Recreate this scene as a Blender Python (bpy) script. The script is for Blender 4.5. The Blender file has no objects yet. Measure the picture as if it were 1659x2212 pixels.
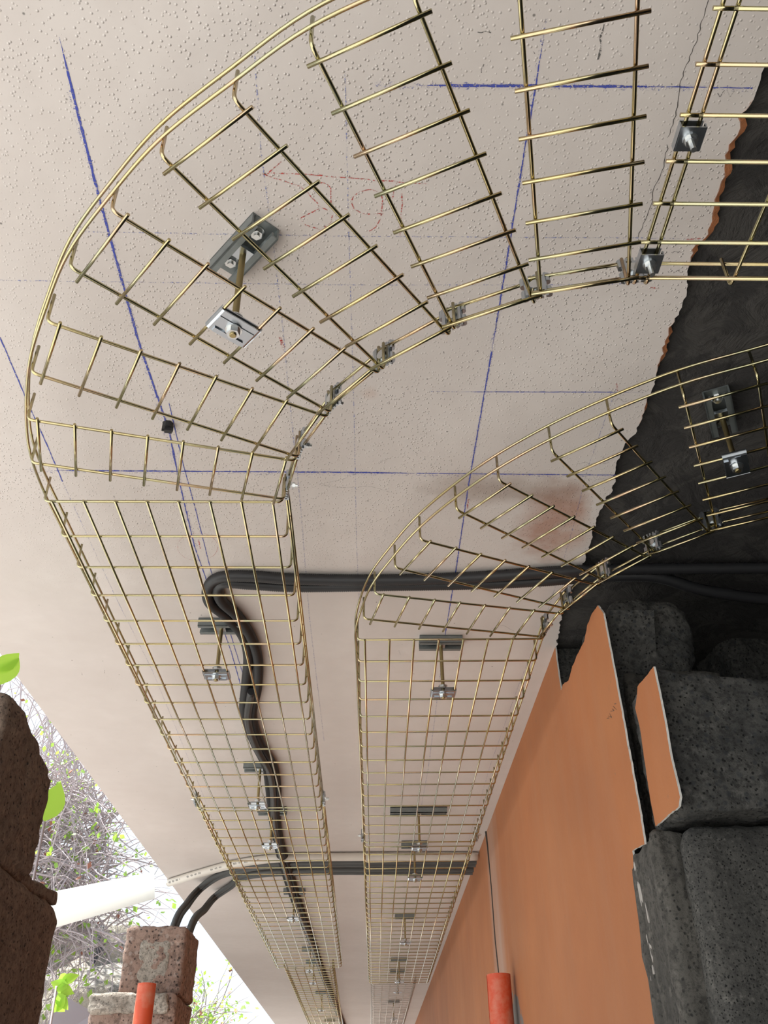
import bpy, bmesh, math, random
import numpy as np
from mathutils import Vector, Matrix, noise

# ------------------------------------------------------------------ camera, sky, sun, exposure
S = bpy.context.scene
COL = S.collection
RC = np.array([[0.99977078, -0.01859267, -0.01061598],
               [0.00203977, 0.57630369, -0.81723307],
               [0.02131257, 0.81702409, 0.57620951]])      # world -> camera (x right, y down, z forward)
FPX = 1934.66
GROUND = -1.45          # the camera is held 1.45 m above the ground; z = 0 is the lens
cd = bpy.data.cameras.new('camera')
cam = bpy.data.objects.new('camera', cd)
COL.objects.link(cam)
cd.sensor_fit = 'VERTICAL'
cd.sensor_height = 24.0
cd.lens = 24.0 * FPX / 2212.0
cd.clip_start = 0.02
cam.matrix_world = Matrix(((RC[0][0], -RC[1][0], -RC[2][0], 0), (RC[0][1], -RC[1][1], -RC[2][1], 0),
                           (RC[0][2], -RC[1][2], -RC[2][2], 0), (0, 0, 0, 1)))
S.camera = cam
S.view_settings.view_transform = 'Standard'
S.view_settings.look = 'None'
S.view_settings.gamma = 1.0
S.view_settings.use_curve_mapping = False
S.view_settings.exposure = -1.0

SKY = 2.8
w = bpy.data.worlds.new('sky')
S.world = w
w.use_nodes = True
wn = w.node_tree
bg = wn.nodes['Background']
bg.inputs['Color'].default_value = (0.80, 0.90, 1.0, 1)
bg.inputs['Strength'].default_value = SKY
sl = bpy.data.lights.new('sun', 'SUN')
sl.energy = 25.0
sl.angle = math.radians(0.8)
sl.color = (1.0, 0.97, 0.93)
so = bpy.data.objects.new('sun', sl)
COL.objects.link(so)
so.rotation_euler = Vector((-0.36, 0.12, 0.92)).to_track_quat('Z', 'Y').to_euler()

# ------------------------------------------------------------------ helpers
def at(x, y, z):
    d = RC.T @ np.array([(x - 829.5) / FPX, (y - 1106) / FPX, 1.0])
    d = d * (z / d[2]); return Vector(d)
def atx(x, y, X):
    d = RC.T @ np.array([(x - 829.5) / FPX, (y - 1106) / FPX, 1.0])
    d = d * (X / d[0]); return Vector(d)
def aty(x, y, Y):
    d = RC.T @ np.array([(x - 829.5) / FPX, (y - 1106) / FPX, 1.0])
    d = d * (Y / d[1]); return Vector(d)

def nvec(q):
    return Vector((noise.noise(q), noise.noise(q + Vector((31.7, 11.3, 5.1))), noise.noise(q + Vector((-17.9, 47.2, 23.6)))))

class MB:
    def __init__(s): s.v = []; s.f = []; s.m = []
    def add(s, vs, fs, m=0):
        o = len(s.v); s.v += [tuple(v) for v in vs]
        s.f += [tuple(i + o for i in f) for f in fs]; s.m += [m] * len(fs)
    def box(s, c, d, m=0, rz=0.0):
        hx, hy, hz = d[0] / 2, d[1] / 2, d[2] / 2
        cs, sn = math.cos(rz), math.sin(rz)
        vs = []
        for z in (-hz, hz):
            for x, y in ((-hx, -hy), (hx, -hy), (hx, hy), (-hx, hy)):
                vs.append((c[0] + x * cs - y * sn, c[1] + x * sn + y * cs, c[2] + z))
        s.add(vs, [(3, 2, 1, 0), (4, 5, 6, 7), (0, 1, 5, 4), (1, 2, 6, 5), (2, 3, 7, 6), (3, 0, 4, 7)], m)
    def tube(s, pts, r, n=8, m=0, cap=True):
        pts = [Vector(p) for p in pts]
        k = len(pts)
        rr = r if isinstance(r, (list, tuple)) else [r] * k
        t0 = (pts[1] - pts[0]).normalized()
        a = Vector((0, 0, 1)) if abs(t0.z) < .9 else Vector((1, 0, 0))
        nrm = (a - t0 * a.dot(t0)).normalized()
        vs = []
        for i, p in enumerate(pts):
            if i == 0: t = t0
            elif i == k - 1: t = (pts[-1] - pts[-2]).normalized()
            else: t = ((pts[i + 1] - p).normalized() + (p - pts[i - 1]).normalized()).normalized()
            if t.length < .5: t = tp
            tp = t
            nq = nrm - t * nrm.dot(t)
            nrm = nq.normalized() if nq.length > 1e-4 else t.orthogonal().normalized()
            b = t.cross(nrm)
            for j in range(n):
                an = 2 * math.pi * j / n
                vs.append(p + (nrm * math.cos(an) + b * math.sin(an)) * rr[i])
        fs = []
        for i in range(k - 1):
            for j in range(n):
                j2 = (j + 1) % n
                fs.append((i * n + j, i * n + j2, (i + 1) * n + j2, (i + 1) * n + j))
        if cap:
            fs.append(tuple(range(n - 1, -1, -1)))
            fs.append(tuple((k - 1) * n + j for j in range(n)))
        s.add(vs, fs, m)
    def prism(s, poly, z0, z1, m=0, top=True):
        n = len(poly)
        vs = [(p[0], p[1], z0) for p in poly] + [(p[0], p[1], z1) for p in poly]
        fs = [tuple(range(n - 1, -1, -1)), tuple(range(n, 2 * n))]
        fs += [(i, (i + 1) % n, n + (i + 1) % n, n + i) for i in range(n)]
        s.add(vs, fs, m)
    def hexn(s, c, r, h, m=0, n=6, rot=0.2):
        s.prism([(c[0] + r * math.cos(rot + 2 * math.pi * i / n), c[1] + r * math.sin(rot + 2 * math.pi * i / n)) for i in range(n)], c[2] - h / 2, c[2] + h / 2, m)
    def mesh(s, name, mats, smooth=False, xf=None):
        me = bpy.data.meshes.new(name)
        me.from_pydata(s.v, [], s.f)
        for q in (mats if isinstance(mats, (list, tuple)) else [mats]): me.materials.append(q)
        me.polygons.foreach_set('material_index', s.m)
        if smooth: me.polygons.foreach_set('use_smooth', [len(f) <= 4 for f in s.f])
        if xf is not None: me.transform(xf)
        me.update()
        return me

def link(name, data, parent=None, loc=(0, 0, 0), rz=0.0):
    o = bpy.data.objects.new(name, data); COL.objects.link(o)
    o.location = loc; o.rotation_euler = (0, 0, rz)
    if parent is not None: o.parent = parent
    return o
def tag(o, label=None, cat=None, group=None, kind=None):
    if label: o['label'] = label
    if cat: o['category'] = cat
    if group: o['group'] = group
    if kind: o['kind'] = kind
    return o
def thing(name, label, cat, loc=(0, 0, 0), rz=0.0, group=None):
    return tag(link(name, None, None, loc, rz), label, cat, group)
def struct(name, me): return tag(link(name, me), kind='structure')
def shade_angle(me, deg=35):
    for p in me.polygons: p.use_smooth = True
    try: me.set_sharp_from_angle(angle=math.radians(deg))
    except Exception: pass

def fillet(pts, r, n=4):
    pts = [Vector(p) for p in pts]; out = [pts[0]]
    for i in range(1, len(pts) - 1):
        a, b, c = pts[i - 1], pts[i], pts[i + 1]
        d1 = (a - b).normalized(); d2 = (c - b).normalized()
        k = min(r, (a - b).length * .49, (c - b).length * .49)
        p0, p1 = b + d1 * k, b + d2 * k
        for j in range(n + 1):
            t = j / n
            out.append(p0 * (1 - t) ** 2 + b * 2 * t * (1 - t) + p1 * t * t)
    out.append(pts[-1]); return out
def catmull(pts, n=8):
    pts = [Vector(p) for p in pts]
    P = [pts[0] * 2 - pts[1]] + pts + [pts[-1] * 2 - pts[-2]]
    out = []
    for i in range(1, len(P) - 2):
        a, b, c, d = P[i - 1:i + 3]
        for j in range(n):
            t = j / n
            out.append(.5 * ((2 * b) + (c - a) * t + (2 * a - 5 * b + 4 * c - d) * t * t + (3 * b - a - 3 * c + d) * t ** 3))
    out.append(pts[-1]); return out
def resample(pts, step):
    pts = [Vector(p) for p in pts]; out = [pts[0].copy()]; acc = 0.0
    for a, b in zip(pts, pts[1:]):
        L = (b - a).length
        if L < 1e-9: continue
        d = step - acc
        while d <= L:
            out.append(a + (b - a) * (d / L)); d += step
        acc = (acc + L) % step
    out.append(pts[-1]); return out

# ------------------------------------------------------------------ materials
def mat(name, col=(.5, .5, .5), rough=.6, metal=0.0):
    m = bpy.data.materials.new(name); m.use_nodes = True
    b = m.node_tree.nodes['Principled BSDF']
    b.inputs['Base Color'].default_value = (*col, 1); b.inputs['Roughness'].default_value = rough
    b.inputs['Metallic'].default_value = metal
    return m
def N(m, t, **k):
    n = m.node_tree.nodes.new(t)
    for a, v in k.items():
        if a in n.inputs: n.inputs[a].default_value = v
        else: setattr(n, a, v)
    return n
def L(m, a, b): m.node_tree.links.new(a, b)
def bsdf(m): return m.node_tree.nodes['Principled BSDF']
def coords(m, kind='Object', scale=None):
    c = N(m, 'ShaderNodeTexCoord'); o = c.outputs[kind]
    if scale is not None:
        mp = N(m, 'ShaderNodeMapping'); mp.inputs['Scale'].default_value = scale
        L(m, o, mp.inputs['Vector']); o = mp.outputs['Vector']
    return o
def geo_pos(m): return N(m, 'ShaderNodeNewGeometry').outputs['Position']
def noise_n(m, vec, scale, detail=4, rough=.5, dist=0.0):
    n = N(m, 'ShaderNodeTexNoise'); n.inputs['Scale'].default_value = scale
    n.inputs['Detail'].default_value = detail; n.inputs['Roughness'].default_value = rough; n.inputs['Distortion'].default_value = dist
    L(m, vec, n.inputs['Vector']); return n.outputs['Fac']
def ramp(m, fac, stops):
    r = N(m, 'ShaderNodeValToRGB'); e = r.color_ramp.elements
    while len(e) < len(stops): e.new(.5)
    for i, (p, c) in enumerate(stops):
        e[i].position = p; e[i].color = (c, c, c, 1) if isinstance(c, (int, float)) else (*c, 1)
    L(m, fac, r.inputs['Fac']); return r.outputs['Color']
def mixc(m, fac, a, b):
    x = N(m, 'ShaderNodeMix'); x.data_type = 'RGBA'
    for s, v in ((0, fac), (6, a), (7, b)):
        if hasattr(v, 'is_linked') or isinstance(v, bpy.types.NodeSocket): L(m, v, x.inputs[s])
        elif s == 0: x.inputs[0].default_value = v
        else: x.inputs[s].default_value = (*v, 1)
    return x.outputs[2]
def math_n(m, op, a, b=0.0, c=None):
    x = N(m, 'ShaderNodeMath'); x.operation = op
    for i, v in enumerate((a, b, c)):
        if v is None: continue
        if isinstance(v, bpy.types.NodeSocket): L(m, v, x.inputs[i])
        else: x.inputs[i].default_value = v
    return x.outputs[0]
def bump(m, h, strength, dist, prev=None):
    b = N(m, 'ShaderNodeBump'); b.inputs['Strength'].default_value = strength; b.inputs['Distance'].default_value = dist
    L(m, h, b.inputs['Height'])
    if prev is not None: L(m, prev, b.inputs['Normal'])
    L(m, b.outputs[0], bsdf(m).inputs['Normal']); return b.outputs[0]
def vor(m, vec, scale, feat='F1', rnd=1.0):
    v = N(m, 'ShaderNodeTexVoronoi'); v.feature = feat; v.inputs['Scale'].default_value = scale
    v.inputs['Randomness'].default_value = rnd
    L(m, vec, v.inputs['Vector']); return v.outputs['Distance']
def spot(m, pos, centre, radii, warp=None):
    """soft blob mask around a world point (a stain with a shape of its own)"""
    s = N(m, 'ShaderNodeMapping'); s.vector_type = 'TEXTURE'
    s.inputs['Location'].default_value = centre; s.inputs['Scale'].default_value = radii
    L(m, pos, s.inputs['Vector'])
    ln = N(m, 'ShaderNodeVectorMath'); ln.operation = 'LENGTH'; L(m, s.outputs[0], ln.inputs[0])
    v = ln.outputs['Value']
    if warp is not None: v = math_n(m, 'ADD', v, warp)
    return v

# plaster of the ceiling
M_ceil = mat('ceiling_plaster', (.62, .57, .54), .85)
p = geo_pos(M_ceil)
n1 = noise_n(M_ceil, p, 2.2, 5, .55); n2 = noise_n(M_ceil, p, 22, 4, .6)
base = mixc(M_ceil, ramp(M_ceil, n1, [(.3, 0), (.7, 1)]), (.56, .51, .48), (.63, .585, .555))
base = mixc(M_ceil, ramp(M_ceil, n2, [(.35, .35), (.62, 0)]), base, (.55, .50, .47))
wp = math_n(M_ceil, 'MULTIPLY', math_n(M_ceil, 'SUBTRACT', noise_n(M_ceil, p, 9, 4, .6), .5), 1.9)
def stain(base, cx, cy, rx, ry, col, amt):
    d = spot(M_ceil, p, (cx, cy, .968), (rx, ry, 1), wp)
    return mixc(M_ceil, ramp(M_ceil, d, [(.25, amt), (1.0, 0)]), base, col)
c0 = at(1180, 1130, .968); base = stain(base, c0.x, c0.y, .095, .15, (.34, .16, .10), .75)
c0 = at(1090, 1060, .968); base = stain(base, c0.x, c0.y, .15, .06, (.27, .20, .16), .6)
c0 = at(1240, 1160, .968); base = stain(base, c0.x, c0.y, .05, .10, (.42, .22, .14), .45)
c0 = at(800, 850, .968); base = stain(base, c0.x, c0.y, .02, .02, (.45, .22, .12), .2)
dots = vor(M_ceil, p, 24)
base = mixc(M_ceil, ramp(M_ceil, dots, [(.025, .8), (.05, 0)]), base, (.12, .11, .10))
L(M_ceil, base, bsdf(M_ceil).inputs['Base Color'])
sp = vor(M_ceil, p, 170)
gate = ramp(M_ceil, noise_n(M_ceil, p, 3.0, 3, .6), [(.38, .35), (.60, 1.0)])
spk = math_n(M_ceil, 'MULTIPLY', ramp(M_ceil, sp, [(.08, 1), (.30, 0)]), gate)
# stippled near the camera, trowelled smooth further in
sep = N(M_ceil, 'ShaderNodeSeparateXYZ'); L(M_ceil, p, sep.inputs[0])
mr = N(M_ceil, 'ShaderNodeMapRange'); mr.inputs[1].default_value = 1.3; mr.inputs[2].default_value = 1.7
mr.inputs[3].default_value = 1.0; mr.inputs[4].default_value = 0.05; L(M_ceil, sep.outputs['Y'], mr.inputs[0])
spk = math_n(M_ceil, 'MULTIPLY', spk, mr.outputs[0])
b1 = bump(M_ceil, spk, .8, .0016)
b1 = bump(M_ceil, noise_n(M_ceil, p, 5, 3, .5), .35, .012, b1)

# painted orange wall
M_orange = mat('orange_paint', (.62, .26, .11), .8)
p = geo_pos(M_orange)
a1 = noise_n(M_orange, p, 3.0, 5, .6)
st = coords(M_orange, 'Object', (1, 5.0, .55)); a2 = noise_n(M_orange, st, 3.0, 5, .6)
c = mixc(M_orange, ramp(M_orange, a1, [(.3, 0), (.7, 1)]), (.36, .120, .038), (.43, .16, .055))
c = mixc(M_orange, ramp(M_orange, a2, [(.45, 0), (.85, .22)]), c, (.40, .24, .15))
c = mixc(M_orange, ramp(M_orange, noise_n(M_orange, p, 1.3, 4, .6), [(.4, .35), (.62, 0)]), c, (.27, .11, .045))
j = spot(M_orange, p, (.47, 3.38, -.3), (5, .22, 2.6), math_n(M_orange, 'MULTIPLY', math_n(M_orange, 'SUBTRACT', a2, .5), 1.2))
c = mixc(M_orange, ramp(M_orange, j, [(.3, .55), (1.0, 0)]), c, (.42, .34, .29))
j = spot(M_orange, p, (.47, 3.22, .27), (5, .30, .13), math_n(M_orange, 'MULTIPLY', math_n(M_orange, 'SUBTRACT', noise_n(M_orange, p, 14, 5, .6), .5), 2.2))
c = mixc(M_orange, ramp(M_orange, j, [(.80, 1), (.88, 0)]), c, (.17, .155, .14))
sp2 = noise_n(M_orange, p, 38, 3, .6)
c = mixc(M_orange, ramp(M_orange, sp2, [(.70, 0), (.76, .5)]), c, (.20, .12, .07))
L(M_orange, c, bsdf(M_orange).inputs['Base Color'])
bump(M_orange, noise_n(M_orange, p, 60, 4, .6), .25, .002)

M_gyp = mat('plaster_edge_white', (.62, .60, .56), .9)
bump(M_gyp, noise_n(M_gyp, geo_pos(M_gyp), 150, 3, .6), .8, .003)
M_edge_or = mat('plaster_edge_orange', (.62, .24, .10), .85)
bump(M_edge_or, noise_n(M_edge_or, geo_pos(M_edge_or), 120, 3, .6), .8, .003)

def concrete(name, c1, c2, dark, pore=70, pb=1.0, agg=None, streak=False):
    m = mat(name, c1, .92)
    p = geo_pos(m)
    c = mixc(m, ramp(m, noise_n(m, p, 9, 6, .65), [(.35, 0), (.65, 1)]), c1, c2)
    if streak:
        sv = coords(m, 'Object', (16, 16, 2.0)); c = mixc(m, ramp(m, noise_n(m, sv, 1.5, 5, .6), [(.45, 0), (.62, .6)]), c, tuple(x * .55 for x in c1))
    c = mixc(m, ramp(m, noise_n(m, p, pore * .7, 5, .75), [(.40, .75), (.52, 0)]), c, tuple(x * .45 for x in c1))
    c = mixc(m, ramp(m, noise_n(m, p, pore * .35, 5, .7), [(.58, 0), (.72, .6)]), c, tuple(min(1, x * 1.7) for x in c2))
    v = vor(m, p, pore); nn = noise_n(m, p, pore * .8, 4, .7)
    pit = math_n(m, 'ADD', v, math_n(m, 'MULTIPLY', nn, .9))
    pm = ramp(m, pit, [(.52, 1), (.70, 0)])
    c = mixc(m, pm, c, dark)
    if agg is not None:
        v2 = vor(m, p, pore * .55)
        am = ramp(m, v2, [(.20, .6), (.34, 0)])
        c = mixc(m, am, c, agg)
    L(m, c, bsdf(m).inputs['Base Color'])
    inv = math_n(m, 'SUBTRACT', 1.0, pm)
    b = bump(m, inv, .9 * pb, .006)
    bump(m, noise_n(m, p, 140, 4, .7), .6, .004, b)
    return m
M_blk_brown = concrete('pumice_block_brown', (.155, .108, .080), (.200, .142, .106), (.022, .016, .013), 150)
M_blk_mid = concrete('pumice_block_pinkish', (.25, .165, .130), (.31, .215, .170), (.07, .05, .045), 80, agg=(.36, .29, .25))
M_mortar = concrete('mortar', (.30, .265, .22), (.36, .32, .27), (.15, .13, .11), 120, .5)
M_mort_b = concrete('brown_mortar', (.17, .125, .095), (.20, .15, .115), (.06, .045, .035), 150, .5)
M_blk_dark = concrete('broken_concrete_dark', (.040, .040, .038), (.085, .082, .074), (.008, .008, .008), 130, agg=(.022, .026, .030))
M_blk_round = concrete('rough_cement_dark', (.060, .058, .053), (.11, .105, .093), (.010, .010, .010), 210, 1.2, streak=True)
M_cem = concrete('cement_fill', (.060, .056, .048), (.095, .088, .076), (.02, .02, .018), 110, .6, streak=True)
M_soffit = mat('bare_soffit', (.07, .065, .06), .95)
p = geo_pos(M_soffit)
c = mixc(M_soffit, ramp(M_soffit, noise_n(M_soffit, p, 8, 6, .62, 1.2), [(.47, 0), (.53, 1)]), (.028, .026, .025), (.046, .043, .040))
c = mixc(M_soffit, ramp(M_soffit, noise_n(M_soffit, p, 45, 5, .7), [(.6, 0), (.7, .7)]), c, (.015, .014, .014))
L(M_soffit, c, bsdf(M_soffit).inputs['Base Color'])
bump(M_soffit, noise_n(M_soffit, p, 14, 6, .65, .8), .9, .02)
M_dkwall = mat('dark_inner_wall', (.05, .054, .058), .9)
M_ground = mat('pale_ground', (.52, .48, .42), .9)
p = geo_pos(M_ground)
L(M_ground, mixc(M_ground, ramp(M_ground, noise_n(M_ground, p, 1.2, 6, .6), [(.3, 0), (.7, 1)]), (.40, .39, .37), (.58, .565, .54)), bsdf(M_ground).inputs['Base Color'])

M_floor = mat('dusty_floor', (.12, .115, .11), .9)
bump(M_floor, noise_n(M_floor, geo_pos(M_floor), 8, 5, .6), .5, .01)
M_floor2 = mat('worn_screed', (.30, .285, .265), .9)
bump(M_floor2, noise_n(M_floor2, geo_pos(M_floor2), 8, 5, .6), .5, .01)
# wires: zinc with a yellow passivation
def wire_mat(name, cols, rough):
    m = mat(name, cols[0], rough, 1.0)
    v = geo_pos(m)
    c = mixc(m, ramp(m, noise_n(m, v, 7, 3, .6), [(.35, 0), (.65, 1)]), cols[0], cols[1])
    c = mixc(m, ramp(m, noise_n(m, v, 11, 3, .6, .5), [(.50, 0), (.66, .8)]), c, cols[2])
    L(m, c, bsdf(m).inputs['Base Color']); return m
M_wire = wire_mat('yellow_zinc_wire', [(.52, .43, .22), (.42, .41, .26), (.58, .40, .27)], .18)
M_wire_grey = wire_mat('pale_zinc_wire', [(.62, .60, .56), (.55, .54, .52), (.60, .55, .48)], .34)
M_zinc = mat('zinc_plate', (.47, .51, .55), .28, 1.0)
bump(M_zinc, noise_n(M_zinc, geo_pos(M_zinc), 60, 3, .5), .15, .001)
M_bolt = mat('zinc_bolt', (.66, .68, .68), .3, 1.0)
M_chan = mat('galvanised_channel', (.20, .225, .225), .5, .75)
p = geo_pos(M_chan)
L(M_chan, mixc(M_chan, noise_n(M_chan, p, 40, 4, .6), (.17, .19, .19), (.27, .30, .30)), bsdf(M_chan).inputs['Base Color'])
M_rod = mat('brass_coloured_rod', (.42, .34, .17), .38, 1.0)
M_black = mat('black_conduit', (.022, .022, .024), .45)
M_blackc = mat('black_plastic', (.012, .012, .013), .5)
M_grey_c = mat('dark_grey_conduit', (.085, .09, .09), .5)
M_pvc = mat('ivory_pvc_pipe', (.62, .58, .52), .45)
M_ink = mat('grey_print', (.12, .12, .12), .8)
M_redp = mat('orange_red_pipe', (.62, .085, .03), .5)
p = geo_pos(M_redp)
L(M_redp, mixc(M_redp, ramp(M_redp, noise_n(M_redp, p, 18, 5, .65), [(.45, 0), (.7, .65)]), (.62, .085, .03), (.62, .30, .20)), bsdf(M_redp).inputs['Base Color'])
M_white = mat('white_paint', (.9, .9, .88), .6)
t = N(M_white, 'ShaderNodeBsdfTranslucent'); t.inputs['Color'].default_value = (.95, .95, .92, 1)
a = N(M_white, 'ShaderNodeMixShader'); a.inputs[0].default_value = .5
L(M_white, bsdf(M_white).outputs[0], a.inputs[1]); L(M_white, t.outputs[0], a.inputs[2])
L(M_white, a.outputs[0], M_white.node_tree.nodes['Material Output'].inputs['Surface'])

def chalk(name, col, cover, scale=420):
    m = mat(name, col, .95); m.blend_method = 'HASHED' if hasattr(m, 'blend_method') else m.blend_method
    p = geo_pos(m)
    f = ramp(m, noise_n(m, p, scale, 3, .7), [(max(0, .62 - cover * .42), 0), (min(1, .74 - cover * .42), 1)])
    L(m, f, bsdf(m).inputs['Alpha']); return m
M_blue = chalk('blue_chalk', (.055, .075, .36), .62)
M_blue_d = chalk('blue_chalk_dust', (.11, .13, .42), .12)
M_blue_f = chalk('blue_chalk_faint', (.20, .23, .46), .28)
M_redc = chalk('red_pencil', (.46, .07, .06), .38)
M_pencil = chalk('grey_pencil', (.10, .095, .09), .42)
M_crack = mat('crack_shadow', (.05, .045, .04), 1)
M_leaf = mat('leaf_green', (.30, .52, .08), .5)
bs = bsdf(M_leaf)
L(M_leaf, mixc(M_leaf, noise_n(M_leaf, geo_pos(M_leaf), 3, 3, .6), (.16, .36, .07), (.42, .58, .14)), bs.inputs['Base Color'])
M_leafb = mat('leaf_bright', (.42, .68, .06), .45)
for mm in (M_leaf, M_leafb):
    t = N(mm, 'ShaderNodeBsdfTranslucent'); t.inputs['Color'].default_value = (.45, .75, .10, 1)
    a = N(mm, 'ShaderNodeMixShader'); a.inputs[0].default_value = .45
    L(mm, bsdf(mm).outputs[0], a.inputs[1]); L(mm, t.outputs[0], a.inputs[2])
    L(mm, a.outputs[0], mm.node_tree.nodes['Material Output'].inputs['Surface'])
M_leafr = mat('leaf_dry', (.36, .15, .10), .7)
M_twig = mat('dry_twig', (.48, .41, .42), .8)
M_rock = mat('cliff_rock', (.3, .3, .3), .9)
p = geo_pos(M_rock); sv = coords(M_rock, 'Object', (1.6, 1.6, .5))
c = mixc(M_rock, ramp(M_rock, noise_n(M_rock, sv, 3.0, 6, .65, 1.0), [(.40, 0), (.60, 1)]), (.30, .29, .27), (.62, .56, .46))
c = mixc(M_rock, ramp(M_rock, noise_n(M_rock, sv, 7.0, 6, .65, 1.0), [(.55, 0), (.65, 1)]), c, (.10, .10, .12))
L(M_rock, c, bsdf(M_rock).inputs['Base Color'])
bump(M_rock, noise_n(M_rock, p, 5, 6, .7), .9, .1)

# ------------------------------------------------------------------ the setting
CZ = .968               # underside of the plaster
ZL, ZR = .8398, .8333   # undersides of the two trays
EX0, EX1 = -.872, 3.0
Y0, Y1 = -1.2, 17.0
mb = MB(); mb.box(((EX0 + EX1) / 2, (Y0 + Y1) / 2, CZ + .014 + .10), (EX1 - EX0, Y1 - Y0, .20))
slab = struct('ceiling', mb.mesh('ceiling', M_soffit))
# plaster coat with its torn edge where the wall was knocked out
rag_px = [(1659, 130), (1640, 172), (1628, 215), (1603, 250), (1592, 290), (1566, 335), (1560, 400), (1541, 440), (1530, 505), (1502, 530), (1497, 562), (1486, 600),
          (1482, 640), (1463, 680), (1441, 730), (1428, 770), (1413, 830), (1396, 868), (1385, 920), (1352, 958), (1330, 1005), (1326, 1050), (1292, 1110), (1266, 1200), (1240, 1262), (1214, 1330), (1201, 1398)]
rag = [(.45, -1.2), (.44, -.7), (.452, -.2), (.446, .2), (.45, .40)] + [tuple(at(x, y, CZ)[:2]) for x, y in rag_px]
random.seed(3)
def jag(pl, step, amp, seed=0):
    out = []
    for a, b in zip(pl, pl[1:]):
        d = Vector((b[0] - a[0], b[1] - a[1])); n = max(1, int(d.length / step)); nr = Vector((-d.y, d.x)).normalized()
        for i in range(n):
            q = Vector(a) + d * (i / n)
            k = amp * (noise.noise(Vector((q.x * 60 + seed, q.y * 60, 0))) + .6 * noise.noise(Vector((q.x * 220, q.y * 220 + seed, 3))))
            out.append(tuple(q + nr * k))
    out.append(tuple(pl[-1])); return out
ragj = jag(rag, .006, .0055)
WX = lambda y: .457 + .0061 * (y - 2.0)       # face of the orange wall
poly = ragj + [(WX(2.0) + .012, 1.97), (WX(16.9) + .012, 16.9), (EX0 + .0, 16.9), (EX0 + .0, -1.2)]
me = bpy.data.meshes.new('plaster_coat')
bm = bmesh.new()
vs = [bm.verts.new((x, y, CZ)) for x, y in poly]
f = bm.faces.new(vs)
r = bmesh.ops.extrude_face_region(bm, geom=[f])
for v in [g for g in r['geom'] if isinstance(g, bmesh.types.BMVert)]: v.co.z += .0138
bmesh.ops.triangulate(bm, faces=[q for q in bm.faces if len(q.verts) > 4])
bmesh.ops.recalc_face_normals(bm, faces=bm.faces)
me.materials.append(M_ceil); me.materials.append(M_gyp)
for q in bm.faces: q.material_index = 0 if abs(q.normal.z) > .5 else 1
bm.to_mesh(me); bm.free()
tag(link('plaster_coat', me, slab), 'pale stippled plaster coat')

# orange remains of the wall paint along the torn edge
mb = MB()
def edge_strip(i0, i1, wmax):
    seg = [Vector((*q, 0)) for q in ragj if i0 <= q[1] <= i1]
    n = len(seg)
    for i in range(n - 1):
        def wd(k):
            e = min(1, k / 4, (n - 1 - k) / 4)
            return wmax * e * (.55 + .6 * abs(noise.noise(Vector((seg[k].y * 45, 1.7, 0)))))
        a, b = seg[i], seg[i + 1]
        wa, wb = wd(i), wd(i + 1)
        mb.add([(a.x - .001, a.y, CZ - .0006), (b.x - .001, b.y, CZ - .0006), (b.x + wb, b.y, CZ + .006), (a.x + wa, a.y, CZ + .006)], [(0, 1, 2, 3)])
edge_strip(.55, .80, .012); edge_strip(.88, 1.0, .009); edge_strip(1.05, 1.12, .006)
tag(link('paint_edge', mb.mesh('paint_edge', M_edge_or), slab), 'orange paint left along the torn plaster edge')

# chalk lines, pencil notes and cracks on the plaster
def ribbon(mb, pts, wid, z=CZ - .0004, jit=.0006, step=.006, m=0, seed=0, taper=0.0):
    pts = [Vector((q[0], q[1], 0)) for q in pts]
    pts = resample(pts, step)
    n = len(pts); L0 = []; R0 = []
    for i, q in enumerate(pts):
        t = (pts[min(i + 1, n - 1)] - pts[max(i - 1, 0)]).normalized(); nr = Vector((-t.y, t.x, 0))
        s = q + nr * jit * noise.noise(Vector((q.x * 70 + seed, q.y * 70, 0)))
        ww = wid * (.75 + .5 * noise.noise(Vector((q.x * 130, q.y * 130, seed + 5))))
        if taper: ww *= min(1, max(.15, min(i, n - 1 - i) * step / taper))
        L0.append(s + nr * ww / 2); R0.append(s - nr * ww / 2)
    o = [(v.x, v.y, z) for v in L0] + [(v.x, v.y, z) for v in R0]
    mb.add(o, [(i, i + 1, n + i + 1, n + i) for i in range(n - 1)], m)
def cp(*px): return [at(x, y, CZ) for x, y in px]
mb = MB()
ribbon(mb, cp((128, 80), (175, 272), (215, 430), (300, 740), (365, 930), (385, 1030)), .0042, taper=.06)
ribbon(mb, cp((385, 1030), (420, 1180), (452, 1270), (500, 1410), (560, 1620), (600, 1790)), .0026)
ribbon(mb, cp((120, 1016), (770, 1020), (900, 1022)), .0044, taper=.05)
ribbon(mb, cp((900, 1022), (1330, 1026)), .0026)
ribbon(mb, cp((905, 184), (1430, 187)), .0040, taper=.04)
ribbon(mb, cp((1430, 187), (1625, 190)), .0018)
ribbon(mb, cp((1176, 62), (1158, 180), (1135, 310), (1100, 530), (1062, 760)), .0024, taper=.06)
ribbon(mb, cp((1062, 760), (1046, 850), (1010, 1060), (985, 1230), (960, 1380)), .0026)
ribbon(mb, cp((365, 870), (395, 1000), (425, 1110), (455, 1230), (495, 1360), (535, 1490)), .0020)
ribbon(mb, cp((0, 728), (60, 870), (110, 980), (135, 1040)), .0024)
ribbon(mb, cp((990, 846), (1390, 847)), .0020, taper=.05)
link('chalk_line', mb.mesh('chalk_line', M_blue), slab)
mb = MB()
ribbon(mb, cp((60, 1017), (770, 1024), (1330, 1028)), .012)
ribbon(mb, cp((150, 190), (215, 430), (300, 740), (385, 1030), (425, 1190)), .010)
ribbon(mb, cp((810, 184), (1430, 189), (1625, 192)), .010)
ribbon(mb, cp((1178, 40), (1135, 310), (1062, 760), (1010, 1060), (985, 1230)), .007)
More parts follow.
